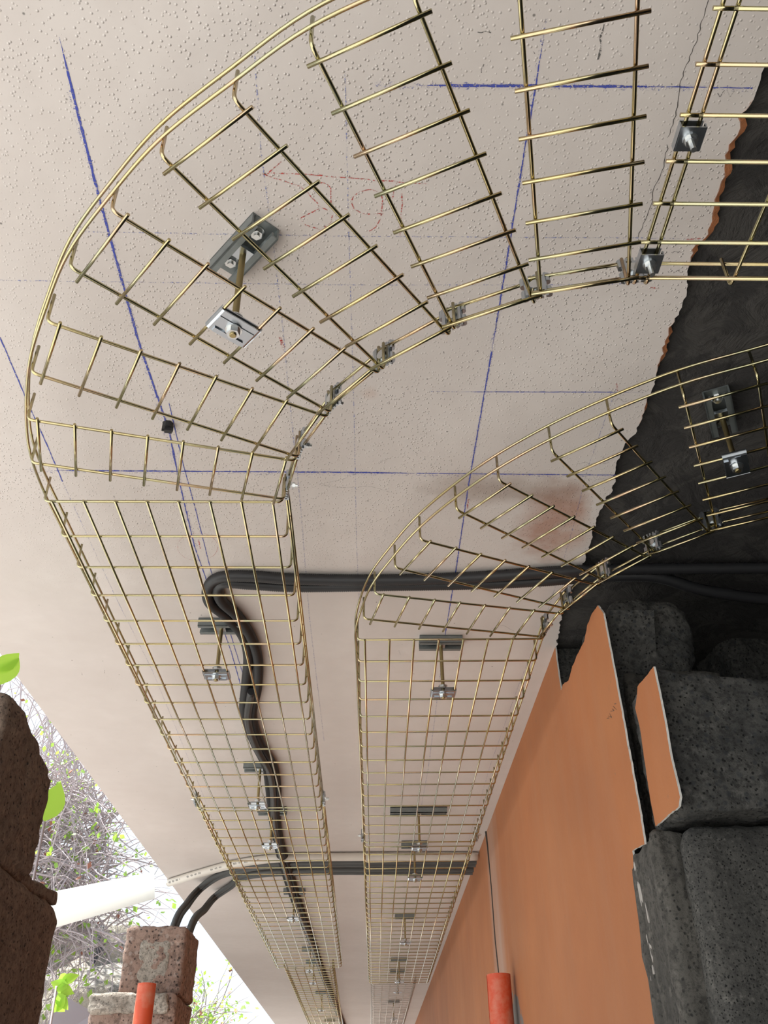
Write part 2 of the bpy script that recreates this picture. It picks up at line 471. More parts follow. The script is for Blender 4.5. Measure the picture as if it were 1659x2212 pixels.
link('chalk_dust', mb.mesh('chalk_dust', M_blue_d), slab, (0, 0, .0002))
mb = MB()
ribbon(mb, cp((135, 1040), (250, 1290), (330, 1450), (440, 1720), (490, 1850)), .0016)
ribbon(mb, cp((550, 120), (565, 340), (590, 520), (610, 700), (625, 860), (650, 1100), (668, 1330), (700, 1600)), .0022)
ribbon(mb, cp((745, 150), (755, 560), (765, 900), (770, 1170), (776, 1300)), .0018)
ribbon(mb, cp((175, 500), (760, 510), (1400, 514), (1480, 515)), .0020)
ribbon(mb, cp((0, 605), (740, 615), (1180, 615), (1400, 612)), .0020)
ribbon(mb, cp((925, 845), (990, 846)), .0015)
ribbon(mb, cp((1330, 840), (1270, 1010), (1235, 1150), (1212, 1225), (1180, 1330), (1120, 1480), (1060, 1650), (1012, 1815)), .0018)
ribbon(mb, cp((960, 1380), (942, 1530), (925, 1660), (905, 1770), (872, 1960)), .0028)
ribbon(mb, cp((1085, 660), (1060, 740)), .0022)
link('faint_chalk_line', mb.mesh('faint_chalk_line', M_blue_f), slab)
mb = MB()
for k, s in enumerate([[(566, 374), (575, 378), (608, 348)], [(575, 378), (650, 403), (668, 420), (690, 445), (708, 453)], [(585, 373), (660, 376), (750, 384), (860, 393), (925, 398)],
          [(677, 396), (700, 394), (714, 404), (715, 440)], [(690, 450), (648, 471), (660, 487), (692, 495)], [(718, 465), (715, 480), (700, 490)],
          [(828, 461), (790, 462), (765, 452), (758, 437), (764, 422), (785, 411), (803, 408), (820, 414), (827, 432), (822, 470), (812, 490), (796, 499)],
          [(857, 392), (850, 412), (847, 432)], [(868, 418), (869, 440), (866, 470), (864, 510)]]):
    ribbon(mb, cp(*s), .0020, jit=.0012, step=.003, seed=k)
for s in [[(603, 727), (612, 756)], [(605, 729), (615, 750)], [(1405, 621), (1425, 622)], [(1480, 517), (1515, 514)], [(1332, 828), (1334, 845)], [(1012, 1078), (1010, 1098)], [(428, 1165), (433, 1185)]]:
    ribbon(mb, cp(*s), .0028, jit=.001, step=.003)
ribbon(mb, cp(*[(427 + 44 * math.cos(a / 3), 1181 + 30 * math.sin(a / 3)) for a in range(20)]), .0008, jit=.001)
link('red_pencil_writing', mb.mesh('red_pencil_writing', M_redc), slab)
mb = MB()
random.seed(8)
def scrib(cx, cy, wx, wy, n, wid=.0012):
    ribbon(mb, cp(*[(cx + wx * (i / n - .5) + random.uniform(-2, 2), cy + wy * math.sin(i * 1.9) * random.uniform(.4, 1)) for i in range(n + 1)]), wid, step=.002, jit=.0003)
scrib(1462, 544, 22, 4, 7); scrib(1458, 586, 28, 4, 8); scrib(1046, 69, 26, 3, 4); scrib(1372, 843, 60, 4, 12, .001); scrib(1345, 865, 50, 8, 7, .0008)
scrib(1280, 1000, 70, 3, 9, .0009); scrib(1275, 1035, 80, 4, 7, .0009); scrib(1570, 200, 40, 14, 6, .0008)
ribbon(mb, cp((1303, 50), (1297, 75), (1300, 95), (1292, 128)), .0030, step=.002, jit=.002)
ribbon(mb, cp((690, 1047), (740, 1053), (800, 1050), (850, 1065)), .0007); ribbon(mb, cp((690, 1046), (740, 1035), (775, 1022)), .0007)
ribbon(mb, cp((811, 1003), (830, 995), (850, 985)), .0007)
for _ in range(60):
    x, y = random.uniform(40, 1500), random.uniform(20, 1500)
    ribbon(mb, cp((x, y), (x + random.uniform(-3, 3), y + random.uniform(3, 9))), .0012, step=.002)
link('pencil_note', mb.mesh('pencil_note', M_pencil), slab)
mb = MB()
def crack(px, wid, amp=5):
    pts = []
    for a, b in zip(px, px[1:]):
        n = max(2, int(math.dist(a, b) / 9))
        for i in range(n): pts.append((a[0] + (b[0] - a[0]) * i / n + random.uniform(-amp, amp) * .5, a[1] + (b[1] - a[1]) * i / n))
    pts.append(px[-1]); ribbon(mb, cp(*pts), wid, step=.002, jit=.0003)
crack([(1530, 0), (1503, 92), (1490, 122), (1466, 190), (1462, 240), (1442, 297)], .0009)
crack([(1443, 312), (1432, 360), (1415, 400), (1402, 455), (1378, 512)], .0010)
crack([(1060, 1360), (1085, 1350), (1110, 1362)], .0005)
link('crack', mb.mesh('crack', M_crack), slab)

# orange wall: masonry core and painted plaster skin, with the broken notch below the soffit
def yz_prism(name, poly, x0, x1, m_face, m_side, step=.01, amp=.003, seed=0, parent=None, skew=True):
    pj = jag(poly + [poly[0]], step, amp, seed)[:-1]
    bm = bmesh.new()
    vs = [bm.verts.new(((x0 + (WX(y) if skew else 0)), y, z)) for y, z in pj]
    f = bm.faces.new(vs)
    r = bmesh.ops.extrude_face_region(bm, geom=[f])
    for v in [g for g in r['geom'] if isinstance(g, bmesh.types.BMVert)]: v.co.x += x1 - x0
    bmesh.ops.triangulate(bm, faces=[q for q in bm.faces if len(q.verts) > 4])
    bmesh.ops.recalc_face_normals(bm, faces=bm.faces)
    me = bpy.data.meshes.new(name); me.materials.append(m_face); me.materials.append(m_side)
    for q in bm.faces: q.material_index = 0 if abs(q.normal.x) > .5 else 1
    bm.to_mesh(me); bm.free()
    return link(name, me, parent)
def wyz(x, y):
    X = .46
    for _ in range(4):
        q = atx(x, y, X); X = WX(q.y)
    return (q.y, q.z)
top_px = [(1212, 1492), (1216, 1478), (1228, 1470), (1236, 1440), (1248, 1412), (1262, 1385), (1268, 1352), (1280, 1322), (1291, 1308)]
side_px = [(1303, 1325), (1312, 1372), (1323, 1430), (1336, 1500), (1352, 1590), (1368, 1680), (1383, 1760), (1392, 1822)]
low_px = [(1366, 1838), (1372, 1900), (1383, 1980), (1392, 2060), (1408, 2140), (1424, 2212)]
nY = wyz(1200, 1402)[0]
wp_ = [(16.9, GROUND), (16.9, CZ + .01), (nY, CZ + .01), wyz(1202, 1425), wyz(1207, 1462)] + [wyz(*q) for q in top_px + side_px]
lowp = [wyz(*q) for q in low_px]
ext = (lowp[-1][0], GROUND)
skin_poly = wp_ + lowp + [ext]
yr = lambda pl, lim: pl
skin = tag(yz_prism('wall_right', skin_poly, 0, .0035, M_orange, M_gyp, .008, .0028, 1), kind='structure')
core_poly = [(16.9, GROUND), (16.9, CZ + .01), (nY + .03, CZ + .01)] + [(wyz(*q)[0] + .004, wyz(*q)[1] - .008) for q in top_px] + [(1.595, .70), (1.590, .42), (1.60, GROUND)]
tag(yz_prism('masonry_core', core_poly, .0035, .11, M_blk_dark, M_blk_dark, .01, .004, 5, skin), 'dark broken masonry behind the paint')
# thin dark joint line running down the wall
mb = MB()
jp = [atx(x, y, WX(3.5) - .001) for x, y in ((1050, 1792), (1054, 1830), (1062, 1920), (1070, 2030), (1079, 2115))]
mb.tube([Vector((WX(q.y) - .0005, q.y, q.z)) for q in jp], [.006, .0042, .003, .003, .003], 6)
link('joint_gap', mb.mesh('joint_gap', M_crack), skin)
mb = MB()
for k in range(7):   # handwriting on the orange paint
    a = (1312 + k * 2.6, 1552 - k * 5.2)
    q0 = wyz(*a); q1 = wyz(a[0] + 4 + 3 * (k % 2), a[1] - 1 + 4 * (k % 3))
    mb.tube([(WX(q0[0]) - .0003, *q0), (WX(q1[0]) - .0003, *q1)], .0007, 4)
link('pencil_note', mb.mesh('pencil_note', M_pencil), skin)

# rooms around
mb = MB(); mb.box((1.76, .7, GROUND + .03), (2.5, 3.7, .06)); mb.box((-.17, 7.9, GROUND + .03), (1.36, 18.2, .06), 1)
struct('floor', mb.mesh('floor', [M_floor, M_floor2]))
mb = MB(); mb.box((0, 5, GROUND - .1), (60, 60, .2))
struct('ground', mb.mesh('ground', M_ground))
mb = MB(); mb.box((3.05, 7.85, -.2), (.1, 18.2, 2.6))
struct('wall_inner', mb.mesh('wall_inner', M_dkwall))
mb = MB(); mb.box((1.9, 2.55, -.2), (2.4, .1, 2.6))
struct('wall_back', mb.mesh('wall_back', M_dkwall))
mb = MB(); mb.box((1.80, -1.15, -.2), (2.6, .1, 2.6))
struct('wall_near', mb.mesh('wall_near', M_dkwall))

# ------------------------------------------------------------------ rough blocks
def rough(name, c, d, m, cuts=22, amp=.006, seed=0, rz=0.0, warp=None, parent=None, round_=0.0, big=.0):
    bm = bmesh.new(); bmesh.ops.create_cube(bm, size=1)
    mx = max(d)
    bmesh.ops.subdivide_edges(bm, edges=bm.edges[:], cuts=cuts, use_grid_fill=True)
    cs, sn = math.cos(rz), math.sin(rz)
    for v in bm.verts:
        q = Vector((v.co.x * d[0], v.co.y * d[1], v.co.z * d[2]))
        if round_:
            h = Vector((d[0] / 2 - round_, d[1] / 2 - round_, d[2] / 2 - round_))
            inn = Vector((max(-h.x, min(h.x, q.x)), max(-h.y, min(h.y, q.y)), max(-h.z, min(h.z, q.z))))
            dv = q - inn
            if dv.length > 1e-6: q = inn + dv.normalized() * min(round_, dv.length)
        if warp: q = warp(q)
        s = Vector((seed * 7.3, seed * 3.1, 0))
        nv = nvec(q * 26 + s) * amp + nvec(q * 75 + s) * amp * .55 + nvec(q * 8 + s) * big
        q = q + nv
        v.co = (q.x * cs - q.y * sn, q.x * sn + q.y * cs, q.z)
    for f in bm.faces: f.smooth = True
    me = bpy.data.meshes.new(name); me.materials.append(m); bm.to_mesh(me); bm.free()
    return link(name, me, parent, c)

# right side: the broken end of the wall
def wA(q):
    q = q.copy()
    if q.z > 0: q.z -= max(0, -(q.x) - .02) * .25
    q.x += (q.z) * -.02
    return q
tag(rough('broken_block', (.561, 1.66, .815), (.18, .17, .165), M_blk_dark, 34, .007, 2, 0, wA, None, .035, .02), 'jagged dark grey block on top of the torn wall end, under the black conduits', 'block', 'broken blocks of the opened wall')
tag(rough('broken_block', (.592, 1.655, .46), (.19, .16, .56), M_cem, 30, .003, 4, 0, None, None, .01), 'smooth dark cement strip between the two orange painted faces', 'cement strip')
# block B with its own orange skin
B = thing('concrete_block', 'broken hollow block with one narrow orange painted face', 'block', (0, 0, 0), 0, 'broken blocks of the opened wall')
bx = [atx(x, y, .468) for x, y in ((1376, 1502), (1377, 1483), (1396, 1460), (1411, 1440), (1424, 1498), (1436, 1560), (1450, 1640), (1464, 1700), (1469, 1722), (1466, 1742), (1416, 1785), (1404, 1722), (1392, 1640), (1382, 1570), (1372, 1530))]
bm = bmesh.new()
pj = jag([(q.y, q.z) for q in bx] + [(bx[0].y, bx[0].z)], .006, .0016, 3)[:-1]
vs = [bm.verts.new((.468, y, z)) for y, z in pj]; f = bm.faces.new(vs)
r = bmesh.ops.extrude_face_region(bm, geom=[f])
for v in [g for g in r['geom'] if isinstance(g, bmesh.types.BMVert)]: v.co.x += .0035
bmesh.ops.triangulate(bm, faces=[q for q in bm.faces if len(q.verts) > 4]); bmesh.ops.recalc_face_normals(bm, faces=bm.faces)
me = bpy.data.meshes.new('painted_face'); me.materials.append(M_orange); me.materials.append(M_gyp)
for q in bm.faces: q.material_index = 0 if abs(q.normal.x) > .5 else 1
bm.to_mesh(me); bm.free()
tag(link('painted_face', me, B), 'orange painted plaster face')
def wB(q):
    q = q.copy()
    if q.z > 0.0: q.z -= (q.x + .14) * .10 * (q.z / .11)
    return q
rough('block_body', (.6285, 1.428, .525), (.304, .144, .232), M_blk_dark, 40, .0045, 7, 0, wB, B, .012)
def wC(q):
    q = q.copy(); q.x -= (q.z - .2) * -.0
    return q
tag(rough('cement_column', (.70, 1.52, -.27), (.42, .26, 1.34), M_blk_round, 46, .004, 9, 0, None, None, .035), 'rough grey cement column below the orange faced block', 'column')
fil = tag(rough('cement_fillet', (.481, 1.516, -.53), (.060, .165, 1.86), M_cem, 46, .006, 12, 0, None, None, .02, .004), 'lumpy cement strip between the orange wall and the rough column', 'cement strip')
random.seed(17)
M_flake = mat('old_plaster_flake', (.40, .37, .34), .9)
for px, py, w_, h_ in ((1371, 1873, .007, .010), (1378, 1912, .009, .030), (1384, 1930, .007, .016), (1397, 1972, .004, .018), (1398, 2035, .004, .014), (1407, 2058, .007, .022), (1410, 2096, .004, .010), (1404, 2108, .003, .010)):
    mb = MB(); q = atx(px, py, .4515); w_ *= .8
    ring = [(q.y + w_ * math.cos(a) * random.uniform(.5, 1.1), q.z + h_ * math.sin(a) * random.uniform(.5, 1.1)) for a in [k * .698 for k in range(9)]]
    mb.add([(.4515, y, z) for y, z in ring] + [(.462, y, z) for y, z in ring], [tuple(range(9))] + [(k, (k + 1) % 9, 9 + (k + 1) % 9, 9 + k) for k in range(9)])
    link('plaster_flake', mb.mesh('plaster_flake', M_flake), fil, (-.481, -1.516, .53))
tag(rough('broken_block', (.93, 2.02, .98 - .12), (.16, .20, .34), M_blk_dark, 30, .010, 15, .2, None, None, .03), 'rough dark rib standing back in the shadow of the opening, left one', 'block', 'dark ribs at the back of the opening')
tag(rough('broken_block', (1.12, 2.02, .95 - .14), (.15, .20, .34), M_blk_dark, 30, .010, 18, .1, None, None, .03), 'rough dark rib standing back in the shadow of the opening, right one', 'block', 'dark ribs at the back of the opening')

# left side: unfinished block piers
P1 = thing('block_pier', 'near pier of dark brown pumice blocks at the left edge', 'pier', (-.5, 1.3, GROUND))
def pf(name, c, d, m, seed, cuts=30, amp=.004, warp=None, round_=.012, big=0.0, lab=None):
    o = rough(name, (c[0] + .5, c[1] - 1.3, c[2] - GROUND), d, m, cuts, amp, seed, 0, warp, P1, round_, big)
    if lab: o['label'] = lab
    return o
def wt(q):   # broken upper far corner
    q = q.copy()
    t = max(0.0, (q.y + .035) / .15) * max(0.0, (q.z + .02) / .1)
    q.z -= t * .040; return q
pf('block', (-.60, 1.315, .43), (.20, .235, .20), M_blk_brown, 21, 44, .0045, wt, .012)
pf('block', (-.605, 1.385, .225), (.21, .46, .205), M_blk_brown, 22, 40, .004, None, .03, .006)
pf('block', (-.605, 1.40, .01), (.20, .44, .20), M_blk_brown, 23, 30, .004)
pf('block', (-.605, 1.38, -.20), (.20, .44, .20), M_blk_brown, 24, 20, .004)
for k in range(6): pf('block', (-.605 + .004 * (k % 2), 1.38 + .006 * (k % 3), -.402 - k * .203), (.20, .44, .20), M_blk_brown, 41 + k, 18, .004)
pf('mortar_joint', (-.604, 1.385, .330), (.202, .38, .022), M_mort_b, 26, 30, .004, None, .006, .004)

P2 = thing('block_pier', 'far pier of pinkish blocks behind the left orange pipe', 'pier', (-.66, 3.22, GROUND))
def p2(name, c, d, m, seed, cuts=24, amp=.004, warp=None, round_=.01, big=0.0, lab=None):
    o = rough(name, (c[0] + .66, c[1] - 3.22, c[2] - GROUND), d, m, cuts, amp, seed, 0, warp, P2, round_, big)
    if lab: o['label'] = lab
    return o
p2('block', (-.657, 3.22, .475), (.192, .25, .198), M_blk_mid, 31, 30, .004, None, .014)
p2('mortar_patch', (-.655, 3.099, .468), (.095, .01, .13), M_mortar, 32, 10, .002, None, .004)
p2('block', (-.69, 3.20, .275), (.262, .30, .20), M_blk_mid, 33, 30, .006, None, .02, .01)
p2('mortar_bed', (-.70, 3.06, .350), (.24, .06, .055), M_mortar, 36, 24, .005, None, .012, .01)
p2('block', (-.69, 3.20, .06), (.26, .29, .21), M_blk_mid, 34, 20, .005)
for k in range(7): p2('block', (-.69 + .005 * (k % 2), 3.20, -.148 - k * .2), (.26, .29, .20), M_blk_mid, 51 + k, 14, .005)

# orange pipes
def pipe(name, label, x, y, ztop, r, zb):
    t = thing(name, label, 'pipe', (x, y, zb))
    mb = MB(); n = 28; vs = []; h = ztop - zb
    prof = [(r, 0), (r, h), (r - .003, h), (r - .003, h - .25)]
    for rr, z in prof:
        for i in range(n):
            a = 2 * math.pi * i / n; vs.append((rr * math.cos(a), rr * math.sin(a), z))
    fs = [(k * n + i, k * n + (i + 1) % n, (k + 1) * n + (i + 1) % n, (k + 1) * n + i) for k in range(3) for i in range(n)]
    fs.append(tuple(3 * n + i for i in range(n)))
    mb.add(vs, fs); me = mb.mesh('pipe_wall', M_redp, True); me.update()
    shade_angle(me); link('pipe_wall', me, t)
    mb = MB()
    for i in range(2):
        mb.tube([((r + .0005) * math.cos(.9 + i * 2.2), (r + .0005) * math.sin(.9 + i * 2.2), 0), ((r + .0005) * math.cos(.9 + i * 2.2), (r + .0005) * math.sin(.9 + i * 2.2), h - .002)], .0012, 6)
    link('seam', mb.mesh('seam', M_redp, True), t)
    return t
q = aty(318, 2125, 2.75)
pipe('orange_pipe', 'upright orange red pipe in front of the far block pier', q.x, q.y, q.z, .0245, GROUND)
q = atx(1084, 2105, .425)
pipe('orange_pipe', 'upright orange red pipe against the orange wall', .415, q.y, q.z, .036, GROUND)

# ------------------------------------------------------------------ wire cable trays
WR = .0022
def cross_mesh(width, name='cross_wire', m=None):
    pts = fillet([(-.015, 0, .053), (-.015, 0, .0044), (width + .015, 0, .0044), (width + .015, 0, .053)], .009, 4)
    mb = MB(); mb.tube(pts, WR, 8); return mb.mesh(name, m or M_wire, True)
ME_cross = cross_mesh(.35); ME_cross3 = cross_mesh(.25)
ME_cross3g = cross_mesh(.25, 'cross_wire', M_wire_grey)
def wire_mesh(name, length, m, start=0.0):
    mb = MB(); mb.tube([(0, start, 0), (0, start + length, 0)], WR, 8); return mb.mesh(name, m, True)
ME_stub = wire_mesh('bottom_wire', .122, M_wire, -.111)
ME_tick = wire_mesh('bottom_wire', .022, M_wire, -.013)

def straight(t, x0, y0, z, rows, ang, width, m_long, me_cross, over=(.008, .012), sides=(True, True), pitch=.1):
    """rows cross wires from y0 on; t is the tray Empty at the origin"""
    cs, sn = math.cos(ang), math.sin(ang)
    W = lambda u, v: (x0 + u * cs - v * sn, y0 + u * sn + v * cs)
    for r in range(rows):
        a = W(0, r * pitch); link('cross_wire', me_cross, t, (a[0], a[1], z), ang)
    L_ = (rows - 1) * pitch + sum(over)
    me = wire_mesh('bottom_wire', L_, m_long, -over[0])
    me_s = wire_mesh('side_wire', L_, m_long, -over[0])
    n = int(round(width / .05)) + 1
    for i in range(n):
        a = W(i * .05, 0); link('bottom_wire', me, t, (a[0], a[1], z), ang)
    for side, u in ((0, -.0194), (1, width + .0194)):
        if not sides[side]: continue
        for h in (.024, .0495):
            a = W(u, 0); link('side_wire', me_s, t, (a[0], a[1], z + h), ang)
    return W

def bend(t, z_st, x0, y0, ang0, segs, nrow, endpts):
    """segs: (x, y, degrees, z) of rigid two-rung pieces; outer wires run through"""
    for (x, y, dg, z) in segs:
        a = math.radians(dg); cs, sn = math.cos(a), math.sin(a)
        for v in (0, -.1): link('cross_wire', ME_cross, t, (x + (-v) * sn * -1 * -1, y + v * cs, z), a)
        for i in range(8): link('bottom_wire', ME_stub, t, (x + i * .05 * cs, y + i * .05 * sn, z), a)
        for h in (.024, .0495): link('side_wire', ME_stub, t, (x + .3694 * cs, y + .3694 * sn, z + h), a)
    cs0, sn0 = math.cos(ang0), math.sin(ang0)
    for h in (.024, .0495):
        far = (nrow - 1) * .1 + .012
        pts = [Vector((x0 - .0194 * cs0 - v * sn0, y0 - .0194 * sn0 + v * cs0, z_st + h)) for v in (far, far * .75, far * .5, far * .25, .1, 0)]
        for (x, y, dg, z) in segs:
            a = math.radians(dg); cs, sn = math.cos(a), math.sin(a)
            uo = -.0205 if h < .03 else -.0225
            for v in (0, -.1): pts.append(Vector((x + uo * cs - v * sn, y + uo * sn + v * cs, z + h)))
        for e in endpts: pts.append(Vector((e[0], e[1], e[2] + h)))
        mb = MB(); mb.tube(catmull(pts, 6), WR, 8); link('side_wire', mb.mesh('side_wire', M_wire, True), t)

LSEG = [(-.4818, 1.0581, 13.88, .828), (-.4223, .8647, 27.23, .822), (-.3251, .6879, 40.34, .814), (-.1962, .5431, 52.92, .807), (-.0433, .4304, 65.3, .804), (.1289, .3555, 77.75, .803)]
RSEG = [(.0129, 1.5695, 11.85, .842), (.0683, 1.3866, 24.15, .846), (.1633, 1.2155, 37.32, .851), (.2963, 1.0754, 50.47, .860), (.4627, .9573, 65.1, .864), (.640, .8775, 78.0, .864)]
LX, LY, RX, RY, RA = -.4974, 1.1695, .0005, 1.6393, -.0102

T1 = thing('wire_cable_tray', 'left wire cable tray whose near end fans out in the largest curve', 'cable tray', group='wire mesh cable trays')
straight(T1, LX, LY, ZL, 17, 0, .35, M_wire, ME_cross, sides=(False, True))
G = (.3278, .3323, .812)
bend(T1, ZL, LX, LY, 0, LSEG, 17, [(G[0] - .014, G[1] - .0194, G[2] - .002)])
# last rung of the curve, beside the next tray
a = math.radians(90)
link('cross_wire', ME_cross, T1, (G[0] - .014, G[1], G[2]), a)
for i in range(8): link('bottom_wire', ME_tick, T1, (G[0] - .014, G[1] + i * .05, G[2]), a)
T2 = thing('wire_cable_tray', 'wire cable tray entering the dark opening at the upper right corner', 'cable tray', group='wire mesh cable trays')
straight(T2, G[0], G[1] + .35, G[2], 15, -a, .35, M_wire, ME_cross, over=(.005, .01))
T3 = thing('wire_cable_tray', 'long straight wire cable tray carrying on from the left curved one', 'cable tray', group='wire mesh cable trays')
straight(T3, LX, 2.802, ZL + .001, 31, 0, .35, M_wire, ME_cross)
T4 = thing('wire_cable_tray', 'narrower far wire cable tray under the black conduits at the bottom', 'cable tray', group='wire mesh cable trays')
straight(T4, -.448, 5.80, ZL - .008, 60, .003, .25, M_wire, ME_cross3)
T5 = thing('wire_cable_tray', 'wire cable tray beside the orange wall, curving into the dark opening', 'cable tray', group='wire mesh cable trays')
straight(T5, RX, RY, ZR, 16, RA, .35, M_wire, ME_cross, sides=(False, True))
e = RSEG[-1]
bend(T5, ZR, RX, RY, RA, RSEG, 16, [(.78, .845, .864), (.90, .840, .864)])
T6 = thing('wire_cable_tray', 'straight wire cable tray along the orange wall, after the first splice', 'cable tray', group='wire mesh cable trays')
x6 = RX + 1.56 * .0102
straight(T6, x6, RY + 1.56, ZR + .001, 33, RA, .35, M_wire, ME_cross)
T7 = thing('wire_cable_tray', 'narrow greyish wire tray at the far end beside the orange wall', 'cable tray', group='wire mesh cable trays')
straight(T7, .066, 6.42, ZR - .008, 56, RA * .6, .25, M_wire_grey, ME_cross3g)

# ------------------------------------------------------------------ ceiling brackets
def channel_mesh(Lc=.10):
    mb = MB(); w_, h, tk, lip = .041, .021, .0025, .010
    mb.box((0, 0, h - tk / 2), (Lc, w_, tk))
    for s in (-1, 1):
        mb.box((0, s * (w_ / 2 - tk / 2), h / 2), (Lc, tk, h))
        mb.box((0, s * (w_ / 2 - lip / 2), tk / 2), (Lc, lip, tk))
        mb.box((0, s * (w_ / 2 - lip + tk / 2), tk + .0025), (Lc, tk, .005))
    return mb.mesh('channel', M_chan)
ME_chan = channel_mesh(); ME_chan2 = channel_mesh(.20)
def bolt_mesh(name, down=1):
    mb = MB(); mb.prism([(.010 * math.cos(i * .3927), .010 * math.sin(i * .3927)) for i in range(16)], -.0015, 0)
    mb.hexn((0, 0, -.0045), .0078, .006); mb.tube([(0, 0, -.002), (0, 0, -.011)], .004, 10); return mb.mesh(name, M_bolt)
ME_cbolt = bolt_mesh('ceiling_bolt')
def rod_mesh(z0, z1):
    mb = MB(); n = int((z1 - z0) / .0006); mb.tube([(0, 0, z0 + (z1 - z0) * i / n) for i in range(n + 1)], [.0040 + .00038 * (1 if i % 2 else -1) for i in range(n + 1)], 10)
    return mb.mesh('threaded_rod', M_rod, True)
mb = MB(); mb.hexn((0, 0, 0), .0083, .0068); mb.prism([(.0105 * math.cos(i * .3927), .0105 * math.sin(i * .3927)) for i in range(16)], .0034, .0048); ME_nut = mb.mesh('hex_nut', M_bolt)
def plate_mesh():
    mb = MB(); w2 = .0265
    mb.box((0, 0, -.0042), (2 * w2 - .004, .036, .0018))
    mb.box((0, .0135, -.0062), (.040, .007, .0022)); mb.box((0, -.004, -.0055), (.048, .009, .0012))
    for s in (-1, 1):       # edges folded round the two wires
        pts = [(s * (w2 - .003), .0, -.0042), (s * (w2 + .0005), 0, -.0035), (s * (w2 + .0020), 0, .0), (s * (w2 + .0010), 0, .0035)]
        for a_, b_ in zip(pts, pts[1:]):
            o = .0009
            mb.add([(a_[0], -.018, a_[2]), (b_[0], -.018, b_[2]), (b_[0], .018, b_[2]), (a_[0], .018, a_[2]),
                    (a_[0] + s * o, -.018, a_[2] - o), (b_[0] + s * o, -.018, b_[2]), (b_[0] + s * o, .018, b_[2]), (a_[0] + s * o, .018, a_[2] - o)],
                   [(0, 1, 2, 3), (7, 6, 5, 4), (0, 4, 5, 1), (3, 2, 6, 7), (0, 3, 7, 4), (1, 5, 6, 2)])
    return mb.mesh('clamp_plate', M_zinc)
ME_plate = plate_mesh()
mb = MB(); mb.box((0, 0, .0052), (.050, .030, .0016)); ME_top = mb.mesh('top_plate', M_zinc)
mb = MB(); mb.box((0, 0, .004), (.034, .020, .006)); ME_cnut = mb.mesh('channel_nut', M_zinc)
RODS = {}
def bracket(label, x, y, z, rz_ch=0.0, rz_pl=0.0, me_ch=None, off=(0, 0)):
    t = thing('tray_bracket', label, 'bracket', (x, y, z), 0, 'brackets hanging the cable trays from the ceiling')
    hc = CZ - .021 - z
    if x > .46: hc += .013
    ch = link('channel', me_ch or ME_chan, t, (off[0], off[1], hc), rz_ch)
    for s in (-1, 1): link('ceiling_bolt', ME_cbolt, ch, (s * .03, 0, .0185), .3)
    link('channel_nut', ME_cnut, t, (0, 0, hc), rz_ch + math.pi / 2)
    key = round(hc, 3)
    if key not in RODS: RODS[key] = rod_mesh(-.016, hc + .012)
    rod = link('threaded_rod', RODS[key], t)
    link('hex_nut', ME_nut, rod, (0, 0, .0105), .4); link('hex_nut', ME_nut, rod, (0, 0, -.0105), .1)
    link('clamp_plate', ME_plate, t, (0, 0, 0), rz_pl); link('top_plate', ME_top, t, (0, 0, 0), rz_pl)
    return t
def chan_ang(a, b):
    p, q = at(*a, CZ - .02), at(*b, CZ - .02); return math.atan2(q.y - p.y, q.x - p.x)
q = at(505, 708, .812)
bracket('bracket with open angled channel inside the left tray curve', q.x, q.y, .814, chan_ang((449, 640), (552, 530)), math.radians(40.3))
q = at(1590, 1003, .862)
bracket('bracket in the dark opening, inside the right tray curve', q.x, q.y, .8635, chan_ang((1548, 880), (1572, 990)), math.radians(65.1))
lb = [((465, 1460), 'first bracket on the straight left tray, beside the bend of the black conduits'),
      ((553, 1742), 'second bracket on the straight left tray, just before the tray splice'),
      ((580, 1829), 'bracket on the left tray just above the crossing conduits'),
      ((632, 1987), 'bracket on the left tray just below the crossing conduits'),
      ((669, 2099), 'left tray bracket where the wide tray ends, upper of the close pair'),
      ((677, 2124), 'left tray bracket where the wide tray ends, lower of the close pair'),
      ((696, 2182), 'bracket on the far narrow left tray'),
      ((706, 2236), 'last bracket at the bottom edge on the narrow left tray')]
for (px, py), lab in lb:
    q = at(px, py, ZL - .004); col = round((q.x - LX) / .05 - .5); x = LX + (col + .5) * .05
    bracket(lab, x, q.y, ZL, 0, 0)
rb = [((955, 1499), 'first bracket on the straight tray beside the orange wall', None), ((905, 1834), 'bracket with a double length channel on the tray beside the orange wall', ME_chan2),
      ((897, 1899), 'bracket on the tray beside the orange wall, at the crossing conduits', None), ((872, 2038), 'lone bracket on the right tray midway between conduits and tray end', None),
      ((862, 2122), 'right tray bracket where the wide tray ends, upper of the close pair', None), ((856, 2144), 'right tray bracket where the wide tray ends, lower of the close pair', None),
      ((845, 2202), 'bracket on the far narrow tray beside the orange wall', None)]
for (px, py), lab, mc in rb:
    q = at(px, py, ZR - .004); x0 = RX + .0102 * (q.y - RY); col = round((q.x - x0) / .05 - .5); x = x0 + (col + .5) * .05
    bracket(lab, x, q.y, ZR, 0, 0, mc)
